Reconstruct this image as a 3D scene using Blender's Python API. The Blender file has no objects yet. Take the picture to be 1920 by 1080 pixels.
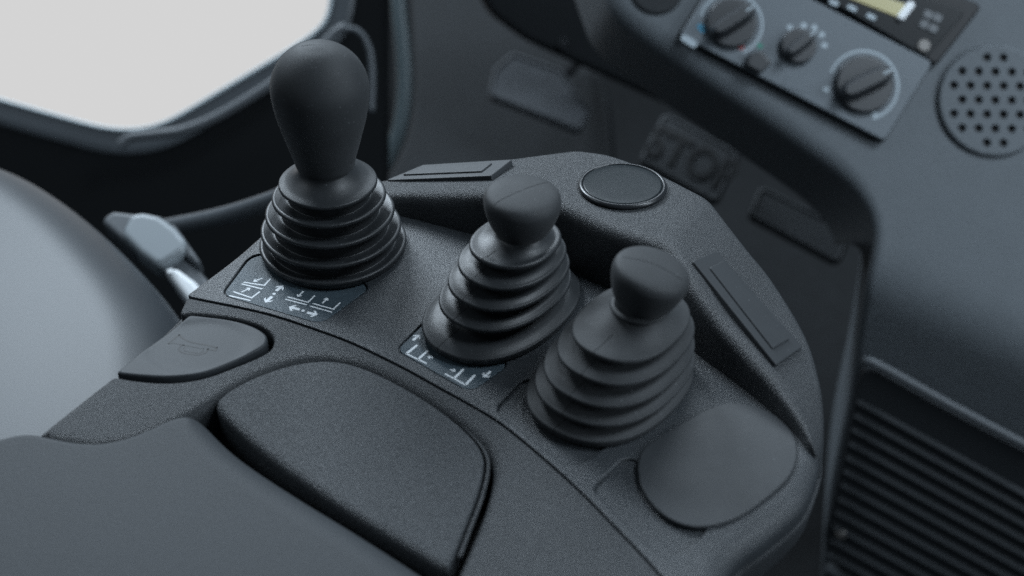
import bpy, bmesh, math, random
import numpy as np
from mathutils import Vector, Matrix
from mathutils.geometry import delaunay_2d_cdt
random.seed(7); rng = np.random.default_rng(7)
SC = bpy.context.scene
COL = SC.collection
S = 0.01                                   # everything below is written in centimetres

# ------------------------------------------------------------------ camera
ELEV, DIST, FOC = math.radians(37.0), 64.0, 50.0
FPX = 1920 * FOC / 36.0
CP = Vector((0, -DIST * math.cos(ELEV), DIST * math.sin(ELEV)))
CF = Vector((0, math.cos(ELEV), -math.sin(ELEV)))
CR = Vector((1, 0, 0))
CU = Vector((0, math.sin(ELEV), math.cos(ELEV)))
cd = bpy.data.cameras.new('camera'); cam = bpy.data.objects.new('camera', cd); COL.objects.link(cam)
cd.lens = FOC; cd.sensor_width = 36; cd.clip_start = 0.02; cd.clip_end = 60
cam.location = CP * S; cam.rotation_euler = (math.pi / 2 - ELEV, 0, 0)
cd.dof.use_dof = True; cd.dof.focus_distance = 0.655; cd.dof.aperture_fstop = 6.3
SC.camera = cam
SC.cycles.use_denoising = False

# ------------------------------------------------------------------ world, lamps, exposure
W = bpy.data.worlds.new('World'); SC.world = W; W.use_nodes = True
W.node_tree.nodes['Background'].inputs[0].default_value = (0.55, 0.68, 0.80, 1)
W.node_tree.nodes['Background'].inputs[1].default_value = 0.068
SC.view_settings.view_transform = 'Standard'; SC.view_settings.look = 'None'
SC.view_settings.exposure = 0; SC.view_settings.gamma = 1

def lamp(name, loc, target, size, power, color, size_y=None, spread=180):
    l = bpy.data.lights.new(name, 'AREA'); l.energy = power; l.color = color
    l.shape = 'RECTANGLE' if size_y else 'SQUARE'; l.size = size * S
    if size_y: l.size_y = size_y * S
    l.spread = math.radians(spread)
    o = bpy.data.objects.new(name, l); COL.objects.link(o)
    o.location = Vector(loc) * S
    o.rotation_euler = (Vector(target) - Vector(loc)).to_track_quat('-Z', 'Y').to_euler()
    return o
LC = (0.77, 0.89, 1.0)
lamp('window_light', (-66, 125, 92), (0, 5, 0), 62, 25.0, LC, 44)
lamp('roof_light', (25, 150, 120), (5, 10, 0), 85, 13.0, LC, 45)
lamp('side_light', (-120, 10, 85), (-25, 0, 0), 60, 2.5, LC, 50)
lamp('dash_fill', (82, -8, 112), (34, 38, -20), 50, 4.5, LC, 50, spread=100)  # fill added to brighten the dashboard, not a lamp of the cab
lamp('right_fill', (125, -50, 45), (15, -5, 0), 45, 7.0, LC, 45)  # fill added from the right to put a highlight on the rolled edge

# ------------------------------------------------------------------ pixels of the survey turned into points of the place
def ray(px, py):
    return CF + CR * ((px - 960) / FPX) + CU * ((540 - py) / FPX)
def onz(px, py, z=0.0):
    d = ray(px, py); t = (z - CP.z) / d.z; return CP + d * t
def ony(px, py, y):
    d = ray(px, py); t = (y - CP.y) / d.y; return CP + d * t
def atd(px, py, dep):
    return CP + ray(px, py) * dep
def onpl(px, py, p0, n):
    d = ray(px, py); t = (p0 - CP).dot(n) / d.dot(n); return CP + d * t

class Frame:
    """a flat working plane: u, v in the plane, w out of it"""
    def __init__(s, o, u, n):
        s.o = Vector(o); s.n = Vector(n).normalized()
        s.u = (Vector(u) - s.n * Vector(u).dot(s.n)).normalized(); s.v = s.n.cross(s.u)
    def px(s, px, py, w=0):
        p = onpl(px, py, s.o + s.n * w, s.n) - s.o
        return (p.dot(s.u), p.dot(s.v))
    def p3(s, u, v, w=0): return s.o + s.u * u + s.v * v + s.n * w
GROUND = Frame((0, 0, 0), (1, 0, 0), (0, 0, 1))

# ------------------------------------------------------------------ materials
def mat(name, col, rough=0.5, bump=0, scale=1400, spec=0.5, metal=0, coat=0, dust=0, mottle=0, rvar=0.0, sheen=0, detail=2, emis=None, estr=1, coatr=.2, pebble=False, grain=0):
    m = bpy.data.materials.new(name); m.use_nodes = True
    nt = m.node_tree; b = nt.nodes['Principled BSDF']
    b.inputs['Base Color'].default_value = (*col, 1); b.inputs['Roughness'].default_value = rough
    b.inputs['Specular IOR Level'].default_value = spec; b.inputs['Metallic'].default_value = metal
    b.inputs['Coat Weight'].default_value = coat; b.inputs['Coat Roughness'].default_value = coatr
    b.inputs['Sheen Weight'].default_value = sheen; b.inputs['Sheen Roughness'].default_value = .4
    if emis:
        b.inputs['Emission Color'].default_value = (*emis, 1); b.inputs['Emission Strength'].default_value = estr
    tc = nt.nodes.new('ShaderNodeTexCoord')
    def noise(sc, det=2, ro=.5):
        n = nt.nodes.new('ShaderNodeTexNoise'); n.inputs['Scale'].default_value = sc
        n.inputs['Detail'].default_value = det; n.inputs['Roughness'].default_value = ro
        nt.links.new(tc.outputs['Object'], n.inputs['Vector']); return n
    def ramp(src, a, b_, ca, cb):
        r = nt.nodes.new('ShaderNodeMapRange'); r.inputs[1].default_value = a; r.inputs[2].default_value = b_
        r.inputs[3].default_value = ca; r.inputs[4].default_value = cb
        nt.links.new(src, r.inputs[0]); return r.outputs[0]
    if bump:
        n = noise(scale, detail, .7)
        vo = nt.nodes.new('ShaderNodeTexVoronoi'); vo.feature = 'SMOOTH_F1'; vo.inputs['Scale'].default_value = scale
        nt.links.new(tc.outputs['Object'], vo.inputs['Vector'])
        ad = nt.nodes.new('ShaderNodeMath'); ad.operation = 'SUBTRACT'
        nt.links.new(n.outputs['Fac'], ad.inputs[0]); nt.links.new(vo.outputs['Distance'], ad.inputs[1])
        bp = nt.nodes.new('ShaderNodeBump'); bp.inputs['Strength'].default_value = min(1, bump)
        bp.inputs['Distance'].default_value = 1.5 / scale * max(1, bump)
        nt.links.new(n.outputs['Fac'] if not pebble else ad.outputs[0], bp.inputs['Height'])
        nt.links.new(bp.outputs[0], b.inputs['Normal'])
    last = None
    if grain:  # fine specks painted into the colour for the sparkle of the bumps
        n = noise(scale * .9, 3, .75); f = ramp(n.outputs['Fac'], .3, .7, 1 - grain, 1 + grain)
        mx = nt.nodes.new('ShaderNodeVectorMath'); mx.operation = 'SCALE'; mx.inputs[0].default_value = col
        nt.links.new(f, mx.inputs['Scale']); last = mx.outputs[0]; nt.links.new(last, b.inputs['Base Color'])
    if mottle:
        n = noise(55, 5, .65); f = ramp(n.outputs['Fac'], .3, .7, 1 - mottle, 1 + mottle)
        mx = nt.nodes.new('ShaderNodeVectorMath'); mx.operation = 'SCALE'; mx.inputs[0].default_value = col
        if last: nt.links.new(last, mx.inputs[0])
        nt.links.new(f, mx.inputs['Scale']); last = mx.outputs[0]
        nt.links.new(last, b.inputs['Base Color'])
    if dust:                                 # specks of dust and lint lying on the rubber
        v = nt.nodes.new('ShaderNodeTexVoronoi'); v.inputs['Scale'].default_value = 640
        nt.links.new(tc.outputs['Object'], v.inputs['Vector'])
        spk = ramp(v.outputs['Distance'], .12, .2, 1, 0)
        szn = nt.nodes.new('ShaderNodeTexNoise'); szn.inputs['Scale'].default_value = 260; nt.links.new(tc.outputs['Object'], szn.inputs['Vector'])
        szm = nt.nodes.new('ShaderNodeMath'); szm.operation = 'MULTIPLY_ADD'; szm.inputs[1].default_value = .5; nt.links.new(szn.outputs['Fac'], szm.inputs[0]); nt.links.new(v.outputs['Distance'], szm.inputs[2])
        spk = ramp(szm.outputs[0], .30, .42, 1, 0)
        sel = nt.nodes.new('ShaderNodeSeparateColor'); nt.links.new(v.outputs['Color'], sel.inputs[0])
        pick = ramp(sel.outputs[0], 1 - .42 * dust, 1 - .38 * dust, 0, 1)
        n = noise(22, 4, .7); patch = ramp(n.outputs['Fac'], .42, .62, .15, 1)
        m1 = nt.nodes.new('ShaderNodeMath'); m1.operation = 'MULTIPLY'; nt.links.new(spk, m1.inputs[0]); nt.links.new(pick, m1.inputs[1])
        m2 = nt.nodes.new('ShaderNodeMath'); m2.operation = 'MULTIPLY'; nt.links.new(m1.outputs[0], m2.inputs[0]); nt.links.new(patch, m2.inputs[1])
        mixc = nt.nodes.new('ShaderNodeMix'); mixc.data_type = 'RGBA'
        mixc.inputs['A'].default_value = (*col, 1); mixc.inputs['B'].default_value = (.16, .17, .18, 1)
        if last: nt.links.new(last, mixc.inputs['A'])
        nt.links.new(m2.outputs[0], mixc.inputs['Factor']); nt.links.new(mixc.outputs['Result'], b.inputs['Base Color'])
    if rvar:
        n = noise(38, 4, .65); nt.links.new(ramp(n.outputs['Fac'], .3, .7, rough - rvar, rough + rvar), b.inputs['Roughness'])
    return m

M = dict(
    jack=mat('jack_ring', (.20, .19, .18), .5),
    seam=mat('seam_line', (.009, .010, .011), .7, spec=.1),
    guard=mat('guard_plastic', (.034, .038, .042), .42, .7, 1700, grain=.36, mottle=.08, dust=.3),
    grain=mat('grained_plastic', (.034, .038, .042), .42, .75, 1850, grain=.32, mottle=.08, rvar=.04, dust=.25),
    grain_fine=mat('fine_grained_plastic', (.036, .041, .046), .37, .45, 1900, grain=.24, mottle=.06, rvar=.04, dust=.35),
    pad=mat('pebbled_pad', (.042, .047, .052), .46, .85, 1150, grain=.34, mottle=.04, rvar=.03),
    cushion=mat('soft_cushion', (.033, .038, .043), .62, .3, 1500, grain=.12, mottle=.03, spec=.4),
    knob=mat('soft_touch_rubber', (.035, .038, .041), .60, .2, 2600, mottle=.10, dust=.9, rvar=.05, sheen=.06, spec=.35),
    boot=mat('moulded_rubber', (.028, .031, .034), .42, .12, 2200, mottle=.15, dust=.8, rvar=.07, spec=.4),
    boot_grey=mat('matt_rubber', (.038, .041, .044), .60, .15, 2200, mottle=.08, dust=.8, rvar=.05, spec=.35),
    smooth=mat('smooth_plastic', (.036, .040, .044), .50, .12, 2000, mottle=.05, dust=.4, rvar=.03, spec=.4),
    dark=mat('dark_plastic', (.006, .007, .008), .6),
    horn=mat('horn_rubber', (.036, .041, .046), .56, .12, 1800, mottle=.05, dust=.4, spec=.35),
    horn_line=mat('horn_engraving', (.006, .007, .008), .6),
    sticker=mat('sticker_film', (.050, .072, .088), .42, .5, 1900, grain=.2, mottle=.05, dust=.3),
    ink=mat('white_print', (.78, .82, .85), .5, .4, 1900, mottle=.08),
    cap=mat('glossy_cap', (.012, .017, .020), .36, spec=.12, bump=.08, scale=2200, dust=.5, rvar=.05),
    ring=mat('satin_ring', (.02, .022, .025), .3),
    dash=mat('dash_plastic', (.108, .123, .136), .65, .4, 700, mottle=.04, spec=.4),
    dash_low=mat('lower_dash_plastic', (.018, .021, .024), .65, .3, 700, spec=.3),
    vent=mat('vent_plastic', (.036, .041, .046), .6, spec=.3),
    panel=mat('climate_panel_plastic', (.110, .130, .148), .55, .2, 900),
    black=mat('black_plastic', (.008, .009, .011), .5, spec=.3),
    black_gloss=mat('black_gloss', (.010, .012, .014), .35, spec=.15),
    dial=mat('dial_plastic', (.030, .033, .037), .38),
    mark=mat('pale_print', (.34, .40, .44), .5),
    white=mat('white_paint', (.75, .78, .8), .4),
    blue=mat('blue_print', (.03, .22, .36), .5), red=mat('red_print', (.35, .06, .06), .5), green=mat('green_print', (.03, .22, .16), .5),
    lcd=mat('display', (.30, .28, .14), .3, emis=(.30, .27, .12), estr=.3),
    chrome=mat('chrome', (.45, .45, .44), .35, metal=1),
    seat=mat('seat_leather', (.038, .045, .052), .44, .08, 1200, mottle=.02, spec=.34),
    door=mat('door_lining', (.003, .004, .005), .8, spec=.15),
    seal=mat('window_seal', (.60, .68, .72), .4),
    frame=mat('frame_plastic', (.065, .075, .085), .45),
    rail=mat('rail_plastic', (.085, .095, .105), .5),
    floor=mat('floor_rubber', (.010, .0115, .013), .75, .4, 300, mottle=.2, spec=.25),
    kick=mat('kick_panel_rubber', (.015, .0175, .020), .7, .3, 500, mottle=.1, spec=.3),
    pedal=mat('pedal_rubber', (.040, .045, .050), .6, .3, 500, mottle=.1, spec=.4),
    pedal_pale=mat('pale_pedal', (.07, .078, .088), .6, .3, 500, mottle=.2, spec=.4),  # paler and more mottled than the other pedal rubber
    pedal_dark=mat('pedal_letters', (.012, .014, .016), .6),
    buckle=mat('buckle_plastic', (.25, .28, .30), .4), strip=mat('sill_metal', (.06, .085, .095), .45),
)

# ------------------------------------------------------------------ object helpers
def tag(o, label=None, cat=None, group=None, kind=None):
    if label: o['label'] = label
    if cat: o['category'] = cat
    if group: o['group'] = group
    if kind: o['kind'] = kind
    return o
BASE = {}
def thing(name, loc, label, cat, group=None):
    o = bpy.data.objects.new(name, None); COL.objects.link(o); o.location = Vector(loc) * S
    o.empty_display_size = .01
    BASE[o.name] = Vector(loc); return tag(o, label, cat, group)
def mesh(name, V, Fc, m, parent=None, smooth=True, label=None, sharp=None, weld=True):
    off = Vector((0, 0, 0)); q = parent
    if parent is not None: off = BASE[parent.name]
    A = (np.array([tuple(v) for v in V], float) - np.array(off)) * S
    me = bpy.data.meshes.new(name); me.from_pydata(A.tolist(), [], [list(f) for f in Fc]); me.materials.append(m)
    if smooth: me.polygons.foreach_set('use_smooth', [True] * len(me.polygons))
    me.update(); me.validate()
    if weld:
        bm = bmesh.new(); bm.from_mesh(me); bmesh.ops.remove_doubles(bm, verts=bm.verts, dist=8e-6)
        bmesh.ops.dissolve_degenerate(bm, edges=bm.edges, dist=2e-6); bmesh.ops.recalc_face_normals(bm, faces=bm.faces); bm.to_mesh(me); bm.free()
    o = bpy.data.objects.new(name, me); COL.objects.link(o)
    if sharp: me.set_sharp_from_angle(angle=math.radians(sharp))
    if parent is not None: o.parent = parent; BASE[o.name] = Vector(off)
    else: BASE[o.name] = Vector((0, 0, 0))
    if label: o['label'] = label
    return o

# ------------------------------------------------------------------ 2D outline helpers (arrays of x, y, r)
def catmull(P, n=12, closed=False):
    P = [np.array(p, float) for p in P]; out = []
    N = len(P); rngi = range(N) if closed else range(N - 1)
    for i in rngi:
        p1, p2 = P[i], P[(i + 1) % N]
        p0 = P[(i - 1) % N] if (closed or i > 0) else 2 * p1 - p2
        p3 = P[(i + 2) % N] if (closed or i + 2 < N) else 2 * p2 - p1
        for k in range(n):
            t = k / n
            out.append(.5 * ((2 * p1) + (p2 - p0) * t + (2 * p0 - 5 * p1 + 4 * p2 - p3) * t * t + (3 * p1 - p0 - 3 * p2 + p3) * t ** 3))
    if not closed: out.append(P[-1])
    return out
def resample(A, step, closed=True):
    A = np.array(A, float)
    if closed: A = np.vstack([A, A[:1]])
    d = np.hypot(*(np.diff(A[:, :2], axis=0).T)); s = np.concatenate([[0], np.cumsum(d)])
    keep = np.concatenate([[True], d > 1e-7]); A = A[keep]; s = s[keep]
    n = max(8, int(s[-1] / step)); t = np.linspace(0, s[-1], n + 1)
    R = np.stack([np.interp(t, s, A[:, k]) for k in range(A.shape[1])], 1)
    return R[:-1] if closed else R
def ccw(A):
    x, y = A[:, 0], A[:, 1]
    return A if np.sum(x * np.roll(y, -1) - np.roll(x, -1) * y) > 0 else A[::-1].copy()
def smooth_loop(A, it, cols=slice(None)):
    A = A.copy()
    for _ in range(it): A[:, cols] = .25 * np.roll(A, 1, 0)[:, cols] + .5 * A[:, cols] + .25 * np.roll(A, -1, 0)[:, cols]
    return A
def roundpoly(P, rad, step=.12):
    """closed polygon with circular corners; rad one number or one per corner"""
    P = [np.array(p[:2], float) for p in P]; N = len(P); out = []
    for i in range(N):
        r = rad[i] if isinstance(rad, (list, tuple)) else rad
        a, b, c = P[i - 1], P[i], P[(i + 1) % N]
        u = a - b; w = c - b; lu, lw = np.linalg.norm(u), np.linalg.norm(w); u /= lu; w /= lw
        ang = math.acos(max(-1, min(1, float(u @ w)))); t = min(r / math.tan(ang / 2), lu * .48, lw * .48); r2 = t * math.tan(ang / 2)
        if r2 < 1e-4: out.append(b); continue
        cdir = (u + w) / np.linalg.norm(u + w); cen = b + cdir * (r2 / math.sin(ang / 2))
        s = b + u * t - cen; e = b + w * t - cen
        a0 = math.atan2(s[1], s[0]); a1 = math.atan2(e[1], e[0]); da = (a1 - a0 + math.pi) % (2 * math.pi) - math.pi
        for k in range(9): q = a0 + da * k / 8; out.append(cen + r2 * np.array([math.cos(q), math.sin(q)]))
    return resample(out, step)
def outline(fr, segs, r=None, step=.14, sm=3, z=None):
    """segs: list of runs; a run is a list of (px,py[,r]); runs are splined inside and meet at corners"""
    out = []
    for run in segs:
        P = []
        for p in run:
            rr = p[2] if len(p) > 2 else r
            u, v = fr.px(p[0], p[1], (-rr if z is None else z)); P.append((u, v, rr))
        out += catmull(P, 14) if len(P) > 2 else P
    A = ccw(resample(out, step))
    return smooth_loop(A, sm)
def normals(A):
    T = np.roll(A, -1, 0)[:, :2] - np.roll(A, 1, 0)[:, :2]
    T /= np.maximum(1e-9, np.hypot(T[:, 0], T[:, 1]))[:, None]
    return np.stack([-T[:, 1], T[:, 0]], 1)      # inward for a ccw loop
def inset(A, d):
    return A[:, :2] + normals(A) * (np.asarray(d)[:, None] if np.ndim(d) else d)
def inside(poly, P):
    x, y = P[:, 0], P[:, 1]; c = np.zeros(len(P), bool); a = poly; b = np.roll(poly, -1, 0)
    for (x1, y1), (x2, y2) in zip(a[:, :2], b[:, :2]):
        if y1 == y2: continue
        c ^= ((y1 > y) != (y2 > y)) & (x < (x2 - x1) * (y - y1) / (y2 - y1) + x1)
    return c
def fill(loops, grid):
    """triangles inside loops[0] and outside the others; returns points (the loops first) and triangles"""
    pts = []; edges = []
    for L in loops:
        k = len(pts); n = len(L); pts += [tuple(p[:2]) for p in L]; edges += [(k + i, k + (i + 1) % n) for i in range(n)]
    nb = len(pts); B = np.array(pts)
    if grid:
        lo, hi = B.min(0), B.max(0); gx = np.arange(lo[0], hi[0], grid); gy = np.arange(lo[1], hi[1], grid)
        G = np.array([(x, y + (i % 2) * grid / 2) for i, x in enumerate(gx) for y in gy])
        if len(G):
            ok = inside(loops[0], G)
            for h in loops[1:]: ok &= ~inside(h, G)
            G = G[ok]
            if len(G):
                dm = np.full(len(G), 1e9)
                for i in range(0, nb, 400): dm = np.minimum(dm, np.sqrt(((G[:, None] - B[None, i:i + 400]) ** 2).sum(2)).min(1))
                G = G[dm > grid * .35]; pts += [tuple(p) for p in G]
    v, e, f, ov, oe, of = delaunay_2d_cdt([Vector(p) for p in pts], edges, [], 0, 1e-7)
    V = np.array([tuple(p) for p in v]); f = [t for t in f if len(t) == 3]
    C = np.array([V[list(t)].mean(0) for t in f]); ok = inside(loops[0], C)
    for h in loops[1:]: ok &= ~inside(h, C)
    # map the input points onto the output ones
    mp = {}
    for o, ins in enumerate(ov):
        for i in ins: mp[i] = o
    return V, [tuple(t) for t, g in zip(f, ok) if g], [mp.get(i, 0) for i in range(nb)]

def plate(name, fr, A, m, parent=None, top=0.0, depth=1.0, r=None, flare=0.0, holes=(), grid=None, bottom=False, nseg=7, warp=None, wallin=0.0, **kw):
    """a plate with a rounded rim: A = outer outline (x,y,r). holes: (outline, r, depth, floor?)"""
    A = ccw(A)
    if A.shape[1] < 3: A = np.hstack([A, np.full((len(A), 1), r if r is not None else .1)])
    elif r is not None: A[:, 2] = r
    R = A[:, 2]; n = len(A); V = []; Fc = []
    rings = []
    rings.append((-flare + wallin * np.ones(n), top - depth * np.ones(n)))
    rings.append((np.zeros(n), top - R * 1.0 - .001))
    for k in range(1, nseg + 1):
        a = math.pi / 2 * k / nseg
        rings.append((R * (1 - math.cos(a)), top - R * (1 - math.sin(a))))
    rings.append((R + .03, top + 0 * R))
    N_ = normals(A)
    for d, z in rings:
        P = A[:, :2] + N_ * d[:, None]; V += [(p[0], p[1], zz) for p, zz in zip(P, z)]
    for k in range(len(rings) - 1):
        for i in range(n):
            j = (i + 1) % n; Fc.append((k * n + i, k * n + j, (k + 1) * n + j, (k + 1) * n + i))
    topi = (len(rings) - 1) * n; loops = [np.array([v[:2] for v in V[topi:topi + n]])]; start = [topi]
    for h in holes:
        H, hr, hd, flo = h[:4]; H = ccw(H)[:, :2]; hn = len(H); k0 = len(V)
        seq = [(-hr - .03, 0), (-hr, 0)] + [(-hr * (1 - math.sin(math.pi / 2 * k / 5)), -hr * (1 - math.cos(math.pi / 2 * k / 5))) for k in range(1, 6)] + [(0, -hd)]
        Nh = normals(H)
        for d, z in seq: V += [(p[0], p[1], top + z) for p in H + Nh * d]
        for k in range(len(seq) - 1):
            for i in range(hn):
                j = (i + 1) % hn; Fc.append((k0 + k * hn + j, k0 + k * hn + i, k0 + (k + 1) * hn + i, k0 + (k + 1) * hn + j)[::-1])
        loops.append(np.array([v[:2] for v in V[k0:k0 + hn]])); start.append(k0)
        if flo:
            kk = k0 + (len(seq) - 1) * hn; FV, FF, mp = fill([np.array([v[:2] for v in V[kk:kk + hn]])], grid)
            b = len(V); V += [(p[0], p[1], top - hd) for p in FV]; Fc += [tuple(b + q for q in t) for t in FF]
    FV, FF, mp = fill(loops, grid)
    b = len(V); inv = {}
    idx = 0
    for L, s in zip(loops, start):
        for i in range(len(L)): inv.setdefault(mp[idx], s + i); idx += 1
    V += [(p[0], p[1], top) for p in FV]
    Fc += [tuple(inv.get(q, b + q) for q in t) for t in FF]
    if bottom:
        FV, FF, mp = fill([np.array([v[:2] for v in V[:n]])], None); b = len(V)
        V += [(p[0], p[1], top - depth) for p in FV]; Fc += [tuple(b + q for q in t)[::-1] for t in FF]
    if warp: V = [warp(*v) for v in V]
    W3 = [fr.p3(*v) for v in V]
    kw.setdefault('sharp', 48)
    return mesh(name, W3, Fc, m, parent, **kw)

def tube(name, pts, rad, m, parent=None, seg=14, flat=1.0, n=10, spline=True, **kw):
    P = [np.array(tuple(p)) for p in pts]
    if spline: P = catmull(P, n)
    P = np.array(P); T = np.gradient(P, axis=0); T /= np.linalg.norm(T, axis=1)[:, None]
    V = []; Fc = []; up = np.array(tuple(CF)); L = len(P)
    for i in range(L):
        a = np.cross(T[i], up); a /= np.linalg.norm(a); b = np.cross(T[i], a)
        t = i / (L - 1); rr = rad(t) if callable(rad) else rad
        for k in range(seg):
            q = 2 * math.pi * k / seg; V.append(P[i] + rr * (math.cos(q) * a + flat * math.sin(q) * b))
    for i in range(L - 1):
        for k in range(seg):
            j = (k + 1) % seg; Fc.append((i * seg + k, i * seg + j, (i + 1) * seg + j, (i + 1) * seg + k))
    Fc.append(tuple(range(seg))[::-1]); Fc.append(tuple((L - 1) * seg + k for k in range(seg)))
    return mesh(name, V, Fc, m, parent, **kw)

def ribbonset(fr, strokes, w=0.0, thick=.012):
    """strokes: list of ('line', pts2d, width) / ('poly', pts2d) in plane coordinates -> verts, faces (thin print)"""
    V = []; Fc = []
    def addpoly(P):
        A = ccw(np.array(P, float)); FV, FF, mp = fill([A], None); b = len(V); n = len(A)
        V.extend(fr.p3(p[0], p[1], w) for p in FV); Fc.extend(tuple(b + q for q in t) for t in FF)
        b2 = len(V)
        V.extend(fr.p3(p[0], p[1], w) for p in A); V.extend(fr.p3(p[0], p[1], w - thick) for p in A)
        Fc.extend((b2 + n + i, b2 + n + (i + 1) % n, b2 + (i + 1) % n, b2 + i) for i in range(n))
    for s in strokes:
        if s[0] == 'poly': addpoly(s[1])
        else:
            P = np.array(s[1], float); wd = s[2] / 2
            T = np.gradient(P, axis=0); T /= np.linalg.norm(T, axis=1)[:, None]
            if len(P) > 2:
                d1 = np.diff(P, axis=0); d1 /= np.linalg.norm(d1, axis=1)[:, None]
                sc = [1] + [1 / max(.6, math.sqrt((1 + float(d1[i] @ d1[i + 1])) / 2)) for i in range(len(d1) - 1)] + [1]
                for i in range(1, len(P) - 1): T[i] = (d1[i - 1] + d1[i]); T[i] /= np.linalg.norm(T[i])
            else: sc = [1] * len(P)
            Nn = np.stack([-T[:, 1], T[:, 0]], 1) * np.array(sc)[:, None] * wd
            e0 = P[0] - T[0] * wd * .6; e1 = P[-1] + T[-1] * wd * .6
            L = list(P + Nn) + [e1 + Nn[-1] * .4, e1 - Nn[-1] * .4] + list((P - Nn)[::-1]) + [e0 - Nn[0] * .4, e0 + Nn[0] * .4]
            addpoly(L)
    return V, Fc
def arrow2(tail, tip, sw, hw, hl, back=.35):
    a = np.array(tail, float); b = np.array(tip, float); d = b - a; L = np.linalg.norm(d); d /= L; n = np.array([-d[1], d[0]])
    h = b - d * hl
    return ('poly', [a + n * sw / 2, h + n * sw / 2 + d * hl * back * .5, h + n * hw / 2 - d * hl * back, h + n * hw / 2 + d * hl * .15, b, h - n * hw / 2 + d * hl * .15, h - n * hw / 2 - d * hl * back, h - n * sw / 2 + d * hl * back * .5, a - n * sw / 2])
def circle2(c, r, n=28): return ('poly', [(c[0] + r * math.cos(2 * math.pi * k / n), c[1] + r * math.sin(2 * math.pi * k / n)) for k in range(n)])

# ================================================================== THE SETTING
def flat_quad(name, pts, m, kind='structure'):
    o = mesh(name, pts, [(0, 1, 2, 3)], m, smooth=False); o['kind'] = kind; return o
flat_quad('floor', [(-300, -150, -62), (300, -150, -62), (300, 330, -62), (-300, 330, -62)], M['floor'])
sky_m = bpy.data.materials.new('bright_sky'); sky_m.use_nodes = True
nt = sky_m.node_tree; nt.nodes.clear(); e = nt.nodes.new('ShaderNodeEmission'); oo = nt.nodes.new('ShaderNodeOutputMaterial')
e.inputs[0].default_value = (.66, .66, .66, 1); e.inputs[1].default_value = 1; nt.links.new(e.outputs[0], oo.inputs[0])
flat_quad('sky', [atd(-900, -900, 160), atd(660, -900, 160), atd(660, 420, 160), atd(-900, 420, 160)], sky_m)

# ---- door of the cab with its window
DOORF = Frame(atd(400, 200, 122), CR, -CF)
win = outline(DOORF, [[(-500, 50), (-200, 128), (0, 184), (120, 218), (190, 236), (240, 241), (285, 235), (330, 217), (440, 152), (540, 92), (590, 58), (608, 38), (616, 10), (618, -40), (618, -400)], [(618, -400), (-500, -400)]], r=.1, step=.5, sm=2)
door = thing('cab_door', atd(400, 420, 122), 'black cab door with a large bright window edged by a pale seal', 'door')
do = roundpoly([DOORF.px(-1500, -900), DOORF.px(728, -900), DOORF.px(722, 330), DOORF.px(700, 800), DOORF.px(-1500, 900)], 1.0, .8)
wh = inset(ccw(win), -1.75)
plate('door_lining', DOORF, do, M['door'], door, top=0, depth=4, r=.6, holes=[(wh, .3, 2.5, False)], grid=6)
def loop_sweep(name, fr, loop, prof, m, parent, **kw):
    L = ccw(loop)[:, :2]; N = normals(np.hstack([L, L[:, :1]])); n = len(L); V = []; Fc = []
    for d, z in prof: V += [fr.p3(p[0], p[1], z) for p in L + N * d]
    for k in range(len(prof) - 1):
        for i in range(n):
            j = (i + 1) % n; Fc.append((k * n + i, (k + 1) * n + i, (k + 1) * n + j, k * n + j))
    return mesh(name, V, Fc, m, parent, **kw)
loop_sweep('window_frame', DOORF, win, [(-2.3, -.1), (-2.1, .1), (-1.7, .16), (-1.1, .12), (-.5, .02), (-.32, 0), (-.24, -.3), (-.22, -1.5)], M['frame'], door)
loop_sweep('window_seal', DOORF, win, [(-.30, -.6), (-.29, .06), (-.22, .25), (-.06, .25), (.03, .1), (.03, -1.5)], M['seal'], door)
tube('pull_handle', [atd(x, y, 117) for x, y in [(226, 272), (245, 258), (290, 252), (340, 245), (400, 222), (470, 182), (540, 135), (595, 95), (628, 62), (648, 50)]], .42, M['rail'], door)
tube('trim_rib', [atd(x, y, 118.5) for x, y in [(640, 52), (672, 60), (692, 92), (698, 140), (696, 210)]], .3, M['frame'], door)

# ---- sill strip and kick panel behind the console
sill = thing('door_sill', atd(740, 250, 138), 'curved blue grey metal sill strip running behind the guard', 'sill')
tube('sill_strip', [atd(x, y, 138) for x, y in [(746, -60), (748, 20), (756, 100), (758, 170), (750, 235), (732, 285), (706, 335), (670, 380)]], .72, M['strip'], sill, flat=.5)
KF = Frame(atd(930, 200, 150), CR, (-CF + CU * .35))
kick = outline(KF, [[(762, -80), (772, 60), (776, 170), (762, 260), (722, 345)], [(680, 420), (1090, 440), (1150, 240), (1060, -80)]], r=.6, step=.6)
kp = plate('kick_panel', KF, kick, M['kick'], None, top=0, depth=3, grid=5)
tag(kp, 'dark grey rubber kick panel beside the curved sill strip', 'panel')
CLF = Frame(atd(1010, 60, 132), CR, (-CF * 1.0 - CU * .5))
colm = outline(CLF, [[(880, -80), (905, 10), (950, 50), (985, 75), (1060, 110), (1150, 150), (1260, 200)], [(1330, 200), (1250, -80)]], r=1.0, step=.6)
sc_ = thing('steering_column', atd(1010, 30, 135), 'black steering column cover hanging above the pedals', 'steering column')
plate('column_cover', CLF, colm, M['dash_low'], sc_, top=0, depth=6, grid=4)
sf = Frame(CLF.p3(*CLF.px(1055, 82), .05), CR, CLF.n)
plate('screw', sf, roundpoly([(-.5, -.5), (.5, -.5), (.5, .5), (-.5, .5)], .5, .08), M['dial'], sc_, top=.25, depth=.3, r=.12)

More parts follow.
